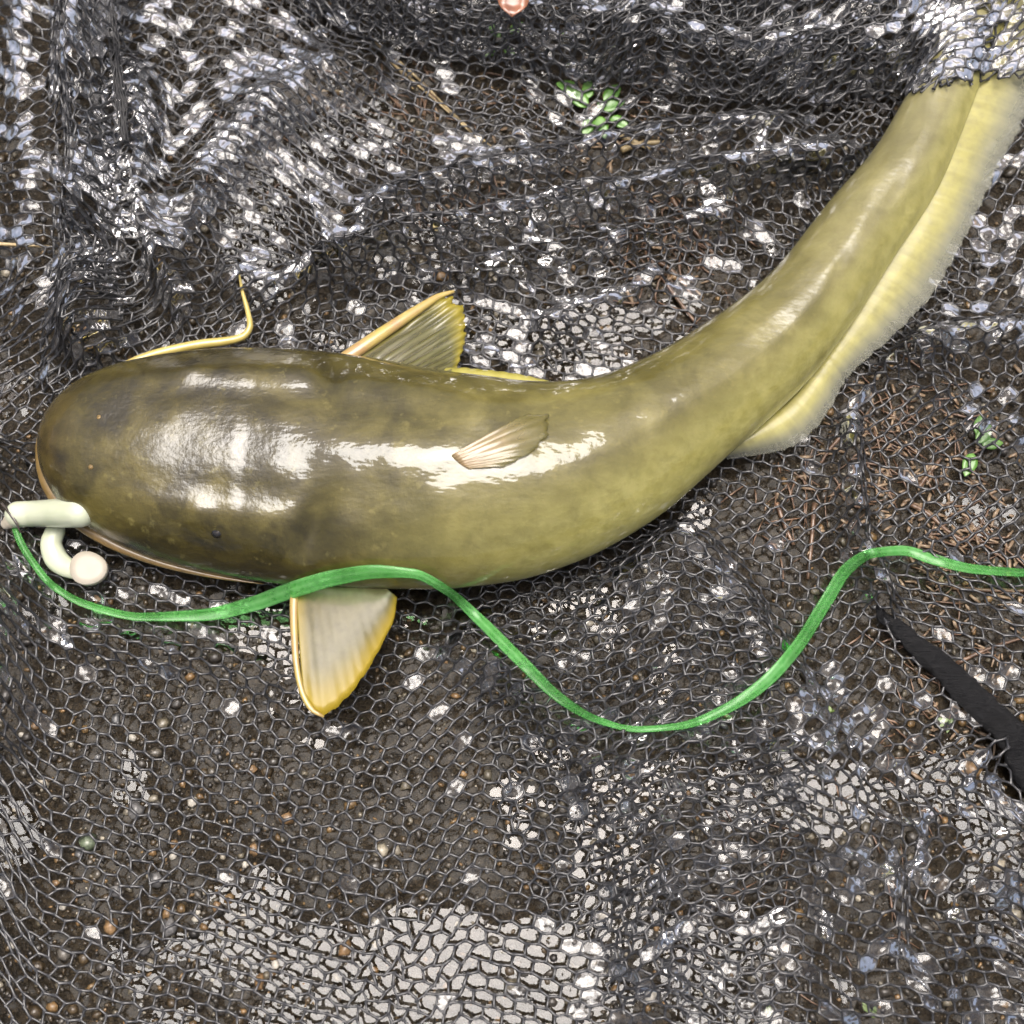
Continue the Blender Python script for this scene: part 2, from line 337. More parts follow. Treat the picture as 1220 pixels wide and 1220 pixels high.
# ------------------------------------------------------------------ netting height field
RIDGES = [  # polyline(px), height mm, width px
    ([(118, -60), (108, 100), (112, 250), (108, 350), (95, 440)], 19, 26),
    ([(160, 60), (168, 200), (180, 290), (225, 390)], 9, 15),
    ([(40, -40), (30, 200), (45, 420)], 6, 30),
    ([(330, 345), (480, 292), (600, 265), (720, 240), (850, 216), (1060, 178)], 15, 17),
    ([(400, 262), (560, 212), (690, 186), (790, 168), (980, 150)], 12, 15),
    ([(180, 370), (240, 230), (310, 140), (380, 85), (470, 70)], 8, 26),
    ([(500, 340), (680, 300), (790, 280), (900, 250)], 8, 14),
    ([(640, 400), (720, 370), (800, 320)], 6, 16),
    ([(250, 320), (330, 350), (430, 330)], 6, 18),
    ([(960, 470), (1040, 430), (1130, 405), (1250, 395)], 10, 16),
    ([(1000, 480), (1006, 560), (1015, 640), (1060, 735)], 11, 12),
    ([(1090, 440), (1150, 500), (1240, 540)], 6, 18),
    ([(1080, 640), (1160, 700), (1250, 760)], 5, 22),
    ([(-40, 520), (-18, 640), (-20, 760), (-40, 900)], 26, 34),
    ([(60, 760), (160, 775), (280, 790), (330, 830)], 5, 14),
    ([(520, 760), (620, 810), (700, 900), (750, 1020), (770, 1240)], 8, 26),
    ([(900, 880), (960, 960), (990, 1060), (990, 1240)], 7, 20),
    ([(1220, 860), (1120, 930), (1060, 1010), (1030, 1120)], 6, 18),
    ([(1240, 980), (1160, 1060), (1110, 1140), (1100, 1240)], 8, 26),
    ([(200, 900), (330, 960), (420, 1040)], 3, 30),
]
STEP = [(770, 590), (830, 640), (900, 730), (960, 830), (1010, 930), (1060, 1060), (1080, 1250)]
HN = 420; HX = np.linspace(-.34, .34, HN); HY = np.linspace(-.34, .38, HN)
def grid_sample(G, X, Y):
    u = np.clip((X - HX[0]) / (HX[1] - HX[0]), 0, HN - 1.001); v = np.clip((Y - HY[0]) / (HY[1] - HY[0]), 0, HN - 1.001)
    i, j = u.astype(int), v.astype(int); a, b = u - i, v - j
    return (G[i, j] * (1 - a) + G[i + 1, j] * a) * (1 - b) + (G[i, j + 1] * (1 - a) + G[i + 1, j + 1] * a) * b
HGX, HGY = np.meshgrid(HX, HY, indexing='ij'); HPX, HPY = PX(HGX, HGY, .006)
LAT, LAI = fish_lateral(HGX, HGY)
FTOP = fish_top(HGX, HGY)
H0 = .0012 + .0010 * (1 + fbm(HGX * 20, HGY * 20, 31, 2))
wob = 7 * fbm(HGX * 14, HGY * 14, 41, 2)
for pts, hh, wd in RIDGES:
    d, sd, t = poly_dist(HPX + wob, HPY + wob * .7, pts)
    prof = np.exp(-(d / wd) ** 2 * np.where(sd > 0, 1.0, .55)) * (1 + .3 * vnoise(t * 9, 0 * t, 51)) * sstep(0, .1, t) * sstep(1, .9, t)
    H0 = H0 + 1.45 * hh / 1000 * prof
d, sd, t = poly_dist(HPX + wob, HPY, STEP)
H0 = H0 + .017 * sstep(-34, 26, d * sd) * np.exp(-np.maximum(0, d * sd) / 170) * sstep(0, .12, t)
H0 = H0 + .0008 * np.abs(fbm(HGX * 50, HGY * 50, 61, 2)) * sstep(560, 300, HPY)
rip = np.exp(-((HPX - 800) / 190) ** 2 - ((HPY - 900) / 190) ** 2) + .7 * np.exp(-((HPX - 1080) / 90) ** 2 - ((HPY - 960) / 110) ** 2)
H0 = H0 + .0024 * rip * np.sin((HPY - .22 * HPX + 12 * fbm(HGX * 12, HGY * 12, 67, 2)) * 2 * np.pi / 31)
under = sstep(1.0, 1.22, LAT)
anal_zone = sstep(60, 25, poly_dist(HPX, HPY, [(890, 530), (960, 500), (1020, 420), (1090, 350), (1150, 250), (1200, 150)])[0])
H0 = H0 * under + .0010 * (1 - under); H0 = np.minimum(H0, .004 + .05 * (1 - anal_zone))
H0 = np.minimum(H0, .003 + .05 * (1 - sstep(90, 50, np.hypot(HPX - 405, HPY - 770))))
H0 = np.minimum(H0, .004 + .05 * (1 - sstep(110, 70, np.hypot(HPX - 480, HPY - 400))))

H0 = np.minimum(H0, .0045 + .05 * sstep(40, 95, np.hypot(HPX - 35, (HPY - 625) * .8)))
L_S = .0040
def stretch_fields(H):
    """extra arc length of the height field along x and y, as displacement fields"""
    dx, dy = HX[1] - HX[0], HY[1] - HY[0]; G = H.copy()
    for _ in range(4): G[1:-1, 1:-1] = (G[:-2, 1:-1] + G[2:, 1:-1] + G[1:-1, :-2] + G[1:-1, 2:] + G[1:-1, 1:-1]) / 5
    ex = np.minimum(np.sqrt(1 + (np.gradient(G, dx, axis=0)) ** 2) - 1, 1.3); ey = np.minimum(np.sqrt(1 + (np.gradient(G, dy, axis=1)) ** 2) - 1, 1.3)
    Dx = np.cumsum(ex, 0) * dx; Dy = np.cumsum(ey, 1) * dy; Dx -= Dx[HN // 2:HN // 2 + 1]; Dy -= Dy[:, HN // 2:HN // 2 + 1]
    for D in (Dx, Dy):
        for _ in range(30): D[1:-1, 1:-1] = (D[:-2, 1:-1] + D[2:, 1:-1] + D[1:-1, :-2] + D[1:-1, 2:] + D[1:-1, 1:-1]) / 5
    return Dx, Dy
def hex_layer(H, region, angle, seed, phi=25, iters=70, ext=(-.30, .30, -.26, .34)):
    """hexagonal lattice relaxed over the height field: strands keep their length, so cells close up on slopes"""
    x0, x1, y0, y1 = ext; f = R(phi); a = 2 * L_S * math.cos(f); rowh = L_S * (1 + math.sin(f))
    rad = max(x1 - x0, y1 - y0) * .75 + .10; nr = int(2 * rad / rowh) + 2; nc = int(2 * rad / a) + 2
    r, c = np.meshgrid(np.arange(nr), np.arange(nc), indexing='ij')
    bx = (c + .5 * (r % 2)) * a - rad; by = r * rowh - rad
    A = np.stack([bx, by - L_S / 2], -1); B = np.stack([bx, by + L_S / 2], -1)     # lower / upper ends of vertical strands
    V = np.concatenate([A.reshape(-1, 2), B.reshape(-1, 2)]); n = nr * nc
    ia = lambda r, c: r * nc + c; ib = lambda r, c: n + r * nc + c
    E = [np.stack([ia(r, c), ib(r, c)], -1).reshape(-1, 2)]
    rr, cc = r[:-1], c[:-1]
    lft = cc - 1 + (rr % 2); rgt = cc + (rr % 2)
    for q in (lft, rgt):
        ok = (q >= 0) & (q < nc); E.append(np.stack([ib(rr, cc)[ok], ia(rr + 1, q)[ok]], -1))
    E = np.concatenate(E)
    # cells: between vertical strands c and c+1 in a row
    r1, c1 = r[1:-1, :-1], c[1:-1, :-1]
    up = c1 + (r1 % 2); ok = (up < nc)
    cells = np.stack([ia(r1, c1), ib(r1, c1), ia(r1 + 1, up), ib(r1, c1 + 1), ia(r1, c1 + 1), ib(r1 - 1, up)], -1)[ok]
    ca, sa = math.cos(angle), math.sin(angle); V = V @ np.array([[ca, sa], [-sa, ca]])
    V = V + np.array([(x0 + x1) / 2, (y0 + y1) / 2])
    V = V + .006 * np.stack([fbm(V[:, 0] * 9, V[:, 1] * 9, seed, 2), fbm(V[:, 0] * 9 + 7, V[:, 1] * 9, seed + 3, 2)], -1)
    V = V + .0002 * np.random.default_rng(seed).normal(size=V.shape)
    Dx, Dy = stretch_fields(H); U = V.copy()
    for _ in range(40):
        V = .5 * V + .5 * (U - np.stack([grid_sample(Dx, V[:, 0], V[:, 1]), grid_sample(Dy, V[:, 0], V[:, 1])], -1))
    keep = (V[:, 0] > x0) & (V[:, 0] < x1) & (V[:, 1] > y0) & (V[:, 1] < y1)
    idx = np.full(len(V), -1); idx[keep] = np.arange(keep.sum()); V = V[keep]
    E = idx[E]; E = E[(E >= 0).all(1)]; cells = idx[cells]; cells = cells[(cells >= 0).all(1)]
    N = len(V); deg = np.bincount(E.ravel(), minlength=N).astype(float); deg[deg == 0] = 1
    X = np.c_[V, grid_sample(H, V[:, 0], V[:, 1])]
    opp = np.concatenate([cells[:, [k, k + 3]] for k in range(3)]); dg2 = np.bincount(opp.ravel(), minlength=N).astype(float); dg2[dg2 == 0] = 1
    for it in range(iters):
        d = X[opp[:, 1]] - X[opp[:, 0]]; l = np.linalg.norm(d, axis=1) + 1e-9
        cr = d * (np.minimum(l - 1.45 * L_S, 0) / l * .5)[:, None] * .6
        for k in range(2):
            X[:, k] += (np.bincount(opp[:, 0], cr[:, k], N) - np.bincount(opp[:, 1], cr[:, k], N)) / dg2
        d = X[E[:, 1]] - X[E[:, 0]]; l = np.linalg.norm(d, axis=1) + 1e-9
        cr = d * ((l - L_S) / l * .5)[:, None]
        for k in range(2):
            X[:, k] += (np.bincount(E[:, 0], cr[:, k], N) - np.bincount(E[:, 1], cr[:, k], N)) / deg * 1.5
        X[:, 2] = grid_sample(H, X[:, 0], X[:, 1])
    X[:, 2] += .0002 * np.random.default_rng(seed + 9).normal(size=N)
    px, py = PX(X[:, 0], X[:, 1], X[:, 2])
    ok = region(px, py) & (px > -90) & (px < 1310) & (py > -90) & (py < 1310)
    return X, E[ok[E].all(1)], cells[ok[cells].all(1)]
def strands(name, X, E, r0, parent, mat):
    a, b = X[E[:, 0]], X[E[:, 1]]; d = b - a; l = np.linalg.norm(d, axis=1)[:, None] + 1e-9; d = d / l
    a = a - d * r0 * .3; b = b + d * r0 * .3
    up = np.tile([0., 0, 1], (len(E), 1)); s = np.cross(d, up); s /= np.linalg.norm(s, axis=1)[:, None] + 1e-9; u = np.cross(s, d)
    k = 6; ang = np.linspace(0, 2 * np.pi, k, endpoint=False); V = []
    jit = np.random.default_rng(3).uniform(.85, 1.15, (len(E), 1))
    sag = np.random.default_rng(4).normal(size=(len(E), 1)) * .00018
    for t, rr in ((0, 1.9), (.24, 1.08), (.76, 1.08), (1, 1.9)):
        c = a * (1 - t) + b * t + (s * sag if 0 < t < 1 else 0); rad = r0 * rr * jit
        V.append(c[:, None] + rad[:, None] * (s[:, None] * np.cos(ang)[None, :, None] + .8 * u[:, None] * np.sin(ang)[None, :, None]))
    V = np.stack(V, 1).reshape(-1, 3)            # edge, ring, side
    base = np.arange(len(E))[:, None] * 4 * k; F = []
    for rg in range(3):
        for j in range(k):
            F.append(np.concatenate([base + rg * k + j, base + rg * k + (j + 1) % k, base + (rg + 1) * k + (j + 1) % k, base + (rg + 1) * k + j], 1))
    return mesh_obj(name, V, np.concatenate(F), mat, parent)
def films(X, cells, prob, seed, over_fish=False):
    r = np.random.default_rng(seed); C = X[cells]; c = C.mean(1); px, py = PX(c[:, 0], c[:, 1], c[:, 2])
    lat, _ = fish_lateral(c[:, 0], c[:, 1])
    ok = (r.random(len(c)) < prob(px, py)) & ((lat > 1.0) | over_fish); C, c = C[ok], c[ok]; n = len(c)
    if not n: return np.zeros((0, 3)), np.zeros((0, 3), int)
    nr = np.cross(C[:, 2] - C[:, 0], C[:, 4] - C[:, 0]); nr /= np.linalg.norm(nr, axis=1)[:, None] + 1e-9; nr *= np.sign(nr[:, 2:] + 1e-9)
    bulge = r.normal(size=(n, 1)) * .0007
    off = r.normal(size=(n, 3)) * .0006; off[:, 2] *= .4
    mid = np.concatenate([C, (C + np.roll(C, -1, 1)) / 2], 2).reshape(n, 12, 3)
    inner = c[:, None] + (mid - c[:, None]) * .55 + (nr * bulge * .7)[:, None] + off[:, None] * .5
    V = np.concatenate([mid, inner, (c + nr * bulge + off)[:, None]], 1); k = 25
    b = np.arange(n)[:, None] * k; F = []
    for j in range(12):
        j2 = (j + 1) % 12
        F += [np.concatenate([b + j, b + j2, b + 12 + j2], 1), np.concatenate([b + j, b + 12 + j2, b + 12 + j], 1), np.concatenate([b + 12 + j, b + 12 + j2, b + 24], 1)]
    return V.reshape(-1, 3), np.concatenate(F)

net = empty('landing_net', P(900, 1000, 0), 'black hexagonal mesh landing net spread in wet folds under the fish', 'net')
film_V, film_F = [], []
def add_film(V, F):
    film_F.append(F + sum(len(v) for v in film_V)); film_V.append(V)
def film_prob(px, py):
    n = vnoise(px / 45, py / 45, 71); w3 = P(px, py, .010); h = grid_sample(H0, w3[:, 0], w3[:, 1])
    p = .03 + .13 * sstep(520, 380, py) + .70 * sstep(.007, .016, h) * sstep(900, 500, py) + .15 * np.exp(-((px - 560) / 200) ** 2 - ((py - 770) / 80) ** 2)
    p = p + .35 * np.exp(-((px - 150) / 150) ** 2 - ((py - 730) / 60) ** 2) + .35 * np.exp(-((px - 640) / 100) ** 2 - ((py - 410) / 50) ** 2) + .75 * np.exp(-((px - 300) / 80) ** 2 - ((py - 150) / 90) ** 2)
    p = p + .30 * sstep(560, 800, px) * sstep(760, 860, py)
    return np.clip(p * (1 + .9 * n), 0, .9)
everywhere = lambda px, py: np.ones(np.shape(px), bool)
X0, E0, C0 = hex_layer(H0, everywhere, R(-14), 101, 21)
strands('netting', X0, E0, .00047, net, M_NET); add_film(*films(X0, C0, film_prob, 201))

# second layer lying on the first, lower middle and right
def soft_poly(px, py, cx, cy, rx, ry, rot, seed):
    c, s = math.cos(rot), math.sin(rot); u, v = (px - cx) * c + (py - cy) * s, -(px - cx) * s + (py - cy) * c
    return np.hypot(u / rx, v / ry) + .12 * vnoise(px / 60, py / 60, seed)
q = soft_poly(HPX, HPY, 770, 900, 185, 330, R(-18), 5)
H1 = H0 + .0030 * sstep(1.05, .8, q) - .003 * sstep(.95, 1.1, q) + .0022 * fbm(HGX * 34, HGY * 34, 77, 2) * sstep(1.0, .8, q)
H1 = np.maximum(H1, -.001)
X1, E1, C1 = hex_layer(H1, lambda px, py: soft_poly(px, py, 770, 900, 185, 330, R(-18), 5) < 1.02, R(16), 111, 20, ext=(-.12, .22, -.22, .10))
strands('netting', X1, E1, .00043, net, M_NET); add_film(*films(X1, C1, lambda px, py: .10 + 0 * px, 202))
# doubled fold along the upright ridge
band = [(112, -80), (105, 100), (110, 250), (106, 350), (92, 450)]
H2 = H0 + .0045 - .006 * sstep(34, 52, poly_dist(HPX, HPY, band)[0]) + .0015 * fbm(HGX * 50, HGY * 50, 79, 2)
X2, E2, C2 = hex_layer(H2, lambda px, py: poly_dist(px, py, band)[0] < 50, R(35), 121, 30, ext=(-.28, -.08, -.0, .30))
strands('netting', X2, E2, .00047, net, M_NET); add_film(*films(X2, C2, lambda px, py: .30 + 0 * px, 203))
# fold thrown over the tail
HEM = [(230, -70), (330, -10), (420, 42), (540, 72), (680, 96), (820, 118), (950, 124), (1060, 118), (1110, 108), (1180, 98), (1320, 88)]
d, sd, t = poly_dist(HPX, HPY, HEM); over = -d * sd
H3 = .007 + .024 * sstep(-4, 40, over) + .004 * fbm(HGX * 40, HGY * 40, 81, 3) + .004 * np.sin(over / 13 + 2 * fbm(HGX * 12, HGY * 12, 82, 2)) * sstep(10, 60, over)
H3 = np.maximum(H3, H0 + .003); _ft = FTOP.copy()
for _ in range(5): _ft[1:-1, 1:-1] = np.maximum(_ft[1:-1, 1:-1], (_ft[:-2, 1:-1] + _ft[2:, 1:-1] + _ft[1:-1, :-2] + _ft[1:-1, 2:]) / 4)
H3 = np.maximum(H3, np.where(_ft > .001, _ft + .0022 + .0008 * vnoise(HGX * 90, HGY * 90, 83), 0))
for _ in range(3): H3[1:-1, 1:-1] = (H3[:-2, 1:-1] + H3[2:, 1:-1] + H3[1:-1, :-2] + H3[1:-1, 2:] + 2 * H3[1:-1, 1:-1]) / 6
H3 = np.maximum(H3, np.where(FTOP > .001, FTOP + .0018, 0))
_fz = poly_dist(HPX, HPY, [(1165, 130), (1190, 60), (1225, -20), (1250, -80)])[0]
H3 = np.maximum(H3, .0245 * sstep(75, 45, _fz))
def reg3(px, py):
    d, sd, t = poly_dist(px, py, HEM); return -d * sd > 0
X3, E3, C3 = hex_layer(H3, reg3, R(8), 131, 22, ext=(-.20, .34, .08, .36))
strands('netting', X3, E3, .00047, net, M_NET); add_film(*films(X3, C3, lambda px, py: .25 + .65 * sstep(1040, 1100, px), 204, True))
H4 = np.maximum(H3 - .005 + .004 * vnoise(HGX * 50, HGY * 50, 91), np.where(FTOP > .001, FTOP + .001, 0))
X4, E4, C4 = hex_layer(H4, lambda px, py: reg3(px, py), R(33), 141, 28, ext=(-.10, .34, .08, .36))
strands('netting', X4, E4, .00043, net, M_NET)
X6, E6, C6 = hex_layer(np.maximum(H3 - .009, H0 + .001) * (FTOP < .001) + H4 * (FTOP >= .001), lambda px, py: reg3(px, py) & (px < 1060), R(-21), 161, 25, ext=(-.22, .34, .08, .36))
strands('netting', X6, E6, .00043, net, M_NET)
# slack of the upper net lying doubled beneath the folds
H5 = np.maximum(H0 * .55 - .0015 + .0022 * fbm(HGX * 40, HGY * 40, 95, 2), -.0015)
def reg5(px, py):
    return (py < 440) & (px > 120) & (px < 1150) & (vnoise(px / 120, py / 70, 97) > -.55)
X5, E5, C5 = hex_layer(H5, reg5, R(41), 151, 24, ext=(-.20, .22, -.0, .30))
strands('netting', X5, E5, .00043, net, M_NET); add_film(*films(X5, C5, lambda px, py: .04 + 0 * px, 205))
HALL = np.maximum(H0, H1 * (soft_poly(HPX, HPY, 770, 900, 185, 330, R(-18), 5) < 1.02))
net_z = lambda px, py: float(grid_sample(HALL, *P(px, py, .006)[:2].reshape(2, 1))[0])
# water held in the cells
fv = mesh_obj('water_film', np.concatenate(film_V), np.concatenate(film_F), M_FILM, kind='stuff')
tag(fv, 'clear water film clinging inside the cells of the black net', 'water')
# bunched black selvedge of the net
def bundle(name, pts, widths, n, r, seed, mat, lift=.002, twist=3):
    rr = np.random.default_rng(seed); c = curve_pts(np.c_[np.array(pts, float), np.array(widths, float)], 60)
    base = P(c[:, 0], c[:, 1], .006); base[:, 2] = grid_sample(H0, base[:, 0], base[:, 1]) + lift
    T = np.gradient(base, axis=0); S = np.stack([-T[:, 1], T[:, 0], 0 * T[:, 0]], -1); S /= np.linalg.norm(S, axis=1)[:, None]
    Vs, Fs, off = [], [], 0; tt = np.linspace(0, 1, 60); hw = c[:, 2] * .000325 / 2
    for k in range(n):
        a = rr.uniform(0, 6.28); rad = math.sqrt(rr.random()); ph = a + twist * rr.choice([-1, 1]) * rr.uniform(.6, 1.4) * tt + 1.2 * vnoise(tt * 9, tt * 0 + k, seed)
        p = base + S * (hw * rad * np.cos(ph))[:, None]; p[:, 2] += hw * .55 * (rad * np.sin(ph) + .6)
        V, F = tube(p, r * rr.uniform(.7, 1.3), 5); Vs.append(V); Fs += [tuple(i + off for i in f) for f in F]; off += len(V)
    return mesh_obj(name, np.concatenate(Vs), Fs, mat, net)
SV = [(1046, 722, 10), (1066, 738, 20), (1095, 764, 28), (1130, 794, 32), (1180, 845, 36), (1225, 905, 40), (1275, 985, 42)]
c = curve_pts(SV, 90); p = P(c[:, 0], c[:, 1], .008); tt = np.linspace(0, 1, 90)
p[:, 2] = grid_sample(H0, p[:, 0], p[:, 1]) + c[:, 2] * .00032 * .22 - .0022
for _ in range(6): p[1:-1, 2] = (p[:-2, 2] + 2 * p[1:-1, 2] + p[2:, 2]) / 4
V_, F_ = tube(p, c[:, 2] * .00032 * .5 * (1 + .10 * vnoise(tt * 30, 0 * tt, 3)), 28, .5)
V_ = V_ + .0009 * np.stack([vnoise(V_[:, 0] * 300, V_[:, 1] * 300, 7), vnoise(V_[:, 0] * 300, V_[:, 1] * 300, 8), vnoise(V_[:, 0] * 420, V_[:, 1] * 420, 9)], -1)
sv = mesh_obj('selvedge', V_, F_, M_BAND, net)
bundle('gathered_cord', [(138, 5), (146, 70), (156, 140), (160, 190)], [10, 14, 14, 8], 16, .00032, 9, M_FIBRE, .003)

# ------------------------------------------------------------------ the catfish
fish = empty('catfish', P(600, 570, .0), 'olive green catfish with wet shiny skin lying in the black net', 'fish')
NT = 72; th = np.linspace(0, 2 * np.pi, NT, endpoint=False)
cs, sn = np.cos(th), np.sin(th)
lat = np.sign(cs)[None] * np.abs(cs)[None] ** (2 / NE[:, None]); zt = np.sign(sn)[None] * np.abs(sn)[None] ** (2 / NE[:, None])
S01 = _q / _L[-1]
V = FC[:, None] + HWV[:, None] * lat[..., None]
V[..., 2] = ZC[:, None] + np.where(zt > 0, SP[:, 3:4] * zt, SP[:, 4:5] * zt) / 1000
ss = np.repeat(S01[:, None], NT, 1); qq = lat
def bumpf(s0, q0, ws, wq, amp): return amp * np.exp(-((ss - s0) / ws) ** 2 - ((qq - q0) / wq) ** 2) * np.clip(zt, 0, 1)
D = bumpf(.17, .62, .09, .10, .0022) + bumpf(.14, -.62, .06, .10, .0022) + bumpf(.140, -.64, .012, .09, .0020) + bumpf(.125, .64, .012, .09, .0020) - bumpf(.19, .40, .10, .10, .0011) - bumpf(.15, -.40, .08, .10, .0011)
D += bumpf(.27, 0, .12, .16, .0010) - bumpf(.226 + .03 * (qq + .7), -.66, .010, .22, .0068) + bumpf(.195, -.72, .022, .20, .0020) + bumpf(.255, -.75, .018, .2, .0014) - bumpf(.232, .70, .010, .20, .0050) + bumpf(.205, .74, .02, .18, .0014)
D += .0008 * fbm(ss * 20, qq * 2.5, 301, 2) * np.clip(zt, 0, 1) * sstep(0, .04, ss) + .00012 * fbm(ss * 90, qq * 9, 302, 2) * np.clip(zt, 0, 1)
V[..., 2] += D
body = mesh_obj('body', V.reshape(-1, 3), [tuple(f) for f in grid_faces(NS, NT, True)[:, ::-1]] + [tuple(range((NS - 1) * NT, NS * NT))[::-1]], M_SKIN, fish,
         attrs={'along': ss.ravel(), 'across': ((qq + 1) / 2).ravel(), 'top': ((np.clip(zt, -1, 1) + 1) / 2).ravel()})

def fan(name, A, B, nray, nv, mat, amp, parent, jag=.03, edge_w=.12, lead_edge=.0, bow=0.0, thick=.0005, seed=0, sub=6, soft=.35):
    """fin membrane: rays run from base curve A to margin curve B, both (px,py,z)"""
    nu = nray * sub + 1; A = curve_pts(A, nu); B = curve_pts(B, nu); r = np.random.default_rng(seed)
    A3 = P(A[:, 0], A[:, 1], A[:, 2]); B3 = P(B[:, 0], B[:, 1], B[:, 2])
    t = np.linspace(0, 1, nu); v = np.linspace(0, 1, nv); ray = .5 + .5 * np.cos(2 * np.pi * nray * t); ray = np.clip(ray * (1 - soft) + soft * (.5 + .5 * fbm(t * nray * .8, 0 * t, seed + 40, 3)), 0, 1)
    jg = 1 - jag * (1 - ray) * r.uniform(.4, 1.3, nu) - jag * 1.3 * np.abs(fbm(t * nray * .55, 0 * t, seed + 1, 3))
    vv = v[None] * jg[:, None]
    V = A3[:, None] * (1 - vv[..., None]) + B3[:, None] * vv[..., None]
    V[..., 2] += (ray[:, None] - .5) * amp * (.25 + .75 * v[None]) + bow * np.sin(np.pi * v)[None] + amp * .8 * fbm(t[:, None] * 7 + 0 * v[None], v[None] * 3 + 0 * t[:, None], seed + 5, 2)
    e = np.maximum(sstep(1 - edge_w, 1, v)[None] + 0 * t[:, None], lead_edge * sstep(.14, 0, t)[:, None] + 0 * v[None])
    o = mesh_obj(name, V.reshape(-1, 3), grid_faces(nu, nv), mat, parent,
                 attrs={'out': np.tile(v, nu), 'ray': np.repeat(ray, nv), 'edge': e.ravel()})
    md = o.modifiers.new('thickness', 'SOLIDIFY'); md.thickness = thick; md.offset = 0
    return o
# upper pectoral fin
f = fan('pectoral_fin', [(408, 430, .020), (440, 442, .022), (490, 448, .021), (528, 452, .019)],
        [(534, 348, .0145), (550, 353, .013), (557, 374, .012), (556, 402, .012), (550, 426, .014), (541, 446, .018)], 11, 14, M_PECT, .0011, fish, .05, .25, .4, seed=1)
c = curve_pts([(402, 433, .021, 9), (430, 414, .0205, 9), (470, 387, .0185, 8), (505, 364, .0165, 6), (525, 352, .015, 4), (541, 347, .0142, 2)], 26)
V_, F_ = tube(P(c[:, 0], c[:, 1], c[:, 2]), c[:, 3] * .00031, 10, .7); mesh_obj('spine', V_, F_, M_SPINE, f)
# lower pectoral fin, held out from the flank
f = fan('pectoral_fin', [(352, 690, .020), (390, 694, .022), (430, 697, .022), (458, 700, .021)],
        [(362, 834, .024), (384, 854, .024), (408, 838, .023), (436, 803, .022), (457, 766, .021), (470, 736, .021), (473, 712, .021)], 12, 16, M_PECT2, .00012, fish, .012, .4, .6, seed=2, bow=.002)
c = curve_pts([(352, 688, .021, 6), (350, 730, .0225, 5), (352, 780, .024, 4), (358, 818, .0245, 3.5), (372, 846, .0245, 3), (386, 854, .024, 1.5)], 26)
V_, F_ = tube(P(c[:, 0], c[:, 1], c[:, 2]), c[:, 3] * .00031, 10, .7); mesh_obj('spine', V_, F_, M_SPINE, f)
# pelvic fin pressed along the upper flank
fan('pelvic_fin', [(478, 458, .020), (540, 464, .020), (600, 468, .020), (655, 468, .020)], [(505, 438, .017), (545, 438, .017), (600, 443, .017), (664, 456, .019)], 10, 6, M_YFIN, .0004, fish, .03, seed=3)
# dorsal fin folded back along the spine
def on_back(px, py, up=.0012):
    z = .03
    for _ in range(6):
        p = P(px, py, z); z = float(fish_top(p[0:1], p[1:2])[0]) + up
    return (px, py, z)
df = fan('dorsal_fin', [on_back(538, 543, .001), on_back(547, 552, .001), on_back(558, 559, .001)],
    [on_back(636, 490, .001), on_back(662, 496, .001), on_back(656, 517, .001), on_back(634, 540, .001), on_back(602, 557, .001)], 7, 16, M_DORS, 0, fish, .05, .6, seed=4, soft=.3, thick=.0003)
from mathutils.bvhtree import BVHTree
bvh = BVHTree.FromPolygons([v.co.copy() for v in body.data.vertices], [tuple(p_.vertices) for p_ in body.data.polygons])
ry = df.data.attributes['ray'].data; ov = df.data.attributes['out'].data
for i_, v_ in enumerate(df.data.vertices):      # lay the folded fin on the back
    hit = bvh.ray_cast(Vector((v_.co.x, v_.co.y, .2)), Vector((0, 0, -1)))[0]
    if hit: v_.co.z = hit.z + .0006 + .0011 * math.sin(math.pi * min(1, ov[i_].value * .8)) + .00022 * ry[i_].value
# long anal fin
fan('anal_fin', [(858, 536, .012), (905, 505, .013), (940, 478, .013), (985, 418, .013), (1056, 305, .016), (1098, 245, .018), (1130, 150, .019), (1146, 90, .019), (1180, 20, .018), (1212, -50, .016)],
    [(866, 547, .006), (936, 536, .006), (972, 512, .007), (1014, 447, .007), (1060, 405, .007), (1116, 346, .008), (1155, 276, .010), (1188, 207, .011), (1226, 133, .012), (1248, 70, .013), (1268, 10, .013), (1280, -50, .012)], 130, 18, M_ANAL, .00008, fish, .03, .6, seed=5, bow=.003, sub=4, soft=.9)
fan('caudal_fin', [(1222, -50, .010), (1236, -78, .010), (1228, -100, .010)], [(1300, -80, .012), (1310, -130, .012), (1270, -190, .012)], 9, 8, M_ANAL, .001, fish, seed=6)
# barbel and lip, eyes, nostrils
c = curve_pts([(128, 446, .010, 3.5), (165, 428, .011, 5), (200, 418, .010, 6), (240, 410, .009, 6), (272, 406, .008, 5.5), (291, 400, .0075, 4.6), (298, 388, .0075, 4), (295, 370, .007, 3.2), (289, 348, .007, 2.3), (284, 322, .006, 1)], 60)
V_, F_ = tube(P(c[:, 0], c[:, 1], c[:, 2]), c[:, 3] * .00032, 10); mesh_obj('barbel', V_, F_, M_BARB, fish)
lipn = [i for i in range(0, 62, 2)]
lp = np.concatenate([EA[lipn[::-1]], EB[lipn[1:]]]); lp[:, 2] -= .0035
ctr = P(150, 540, 0); dv = lp - ctr; dv[:, 2] = 0; lp = lp + dv / np.linalg.norm(dv, axis=1)[:, None] * .0002
k = len(lp); lr = .0033 * np.sin(np.linspace(.02, np.pi - .02, k)) ** .8
V_, F_ = tube(lp, lr, 10, .8); mesh_obj('lip', V_, F_, M_LIP, fish)
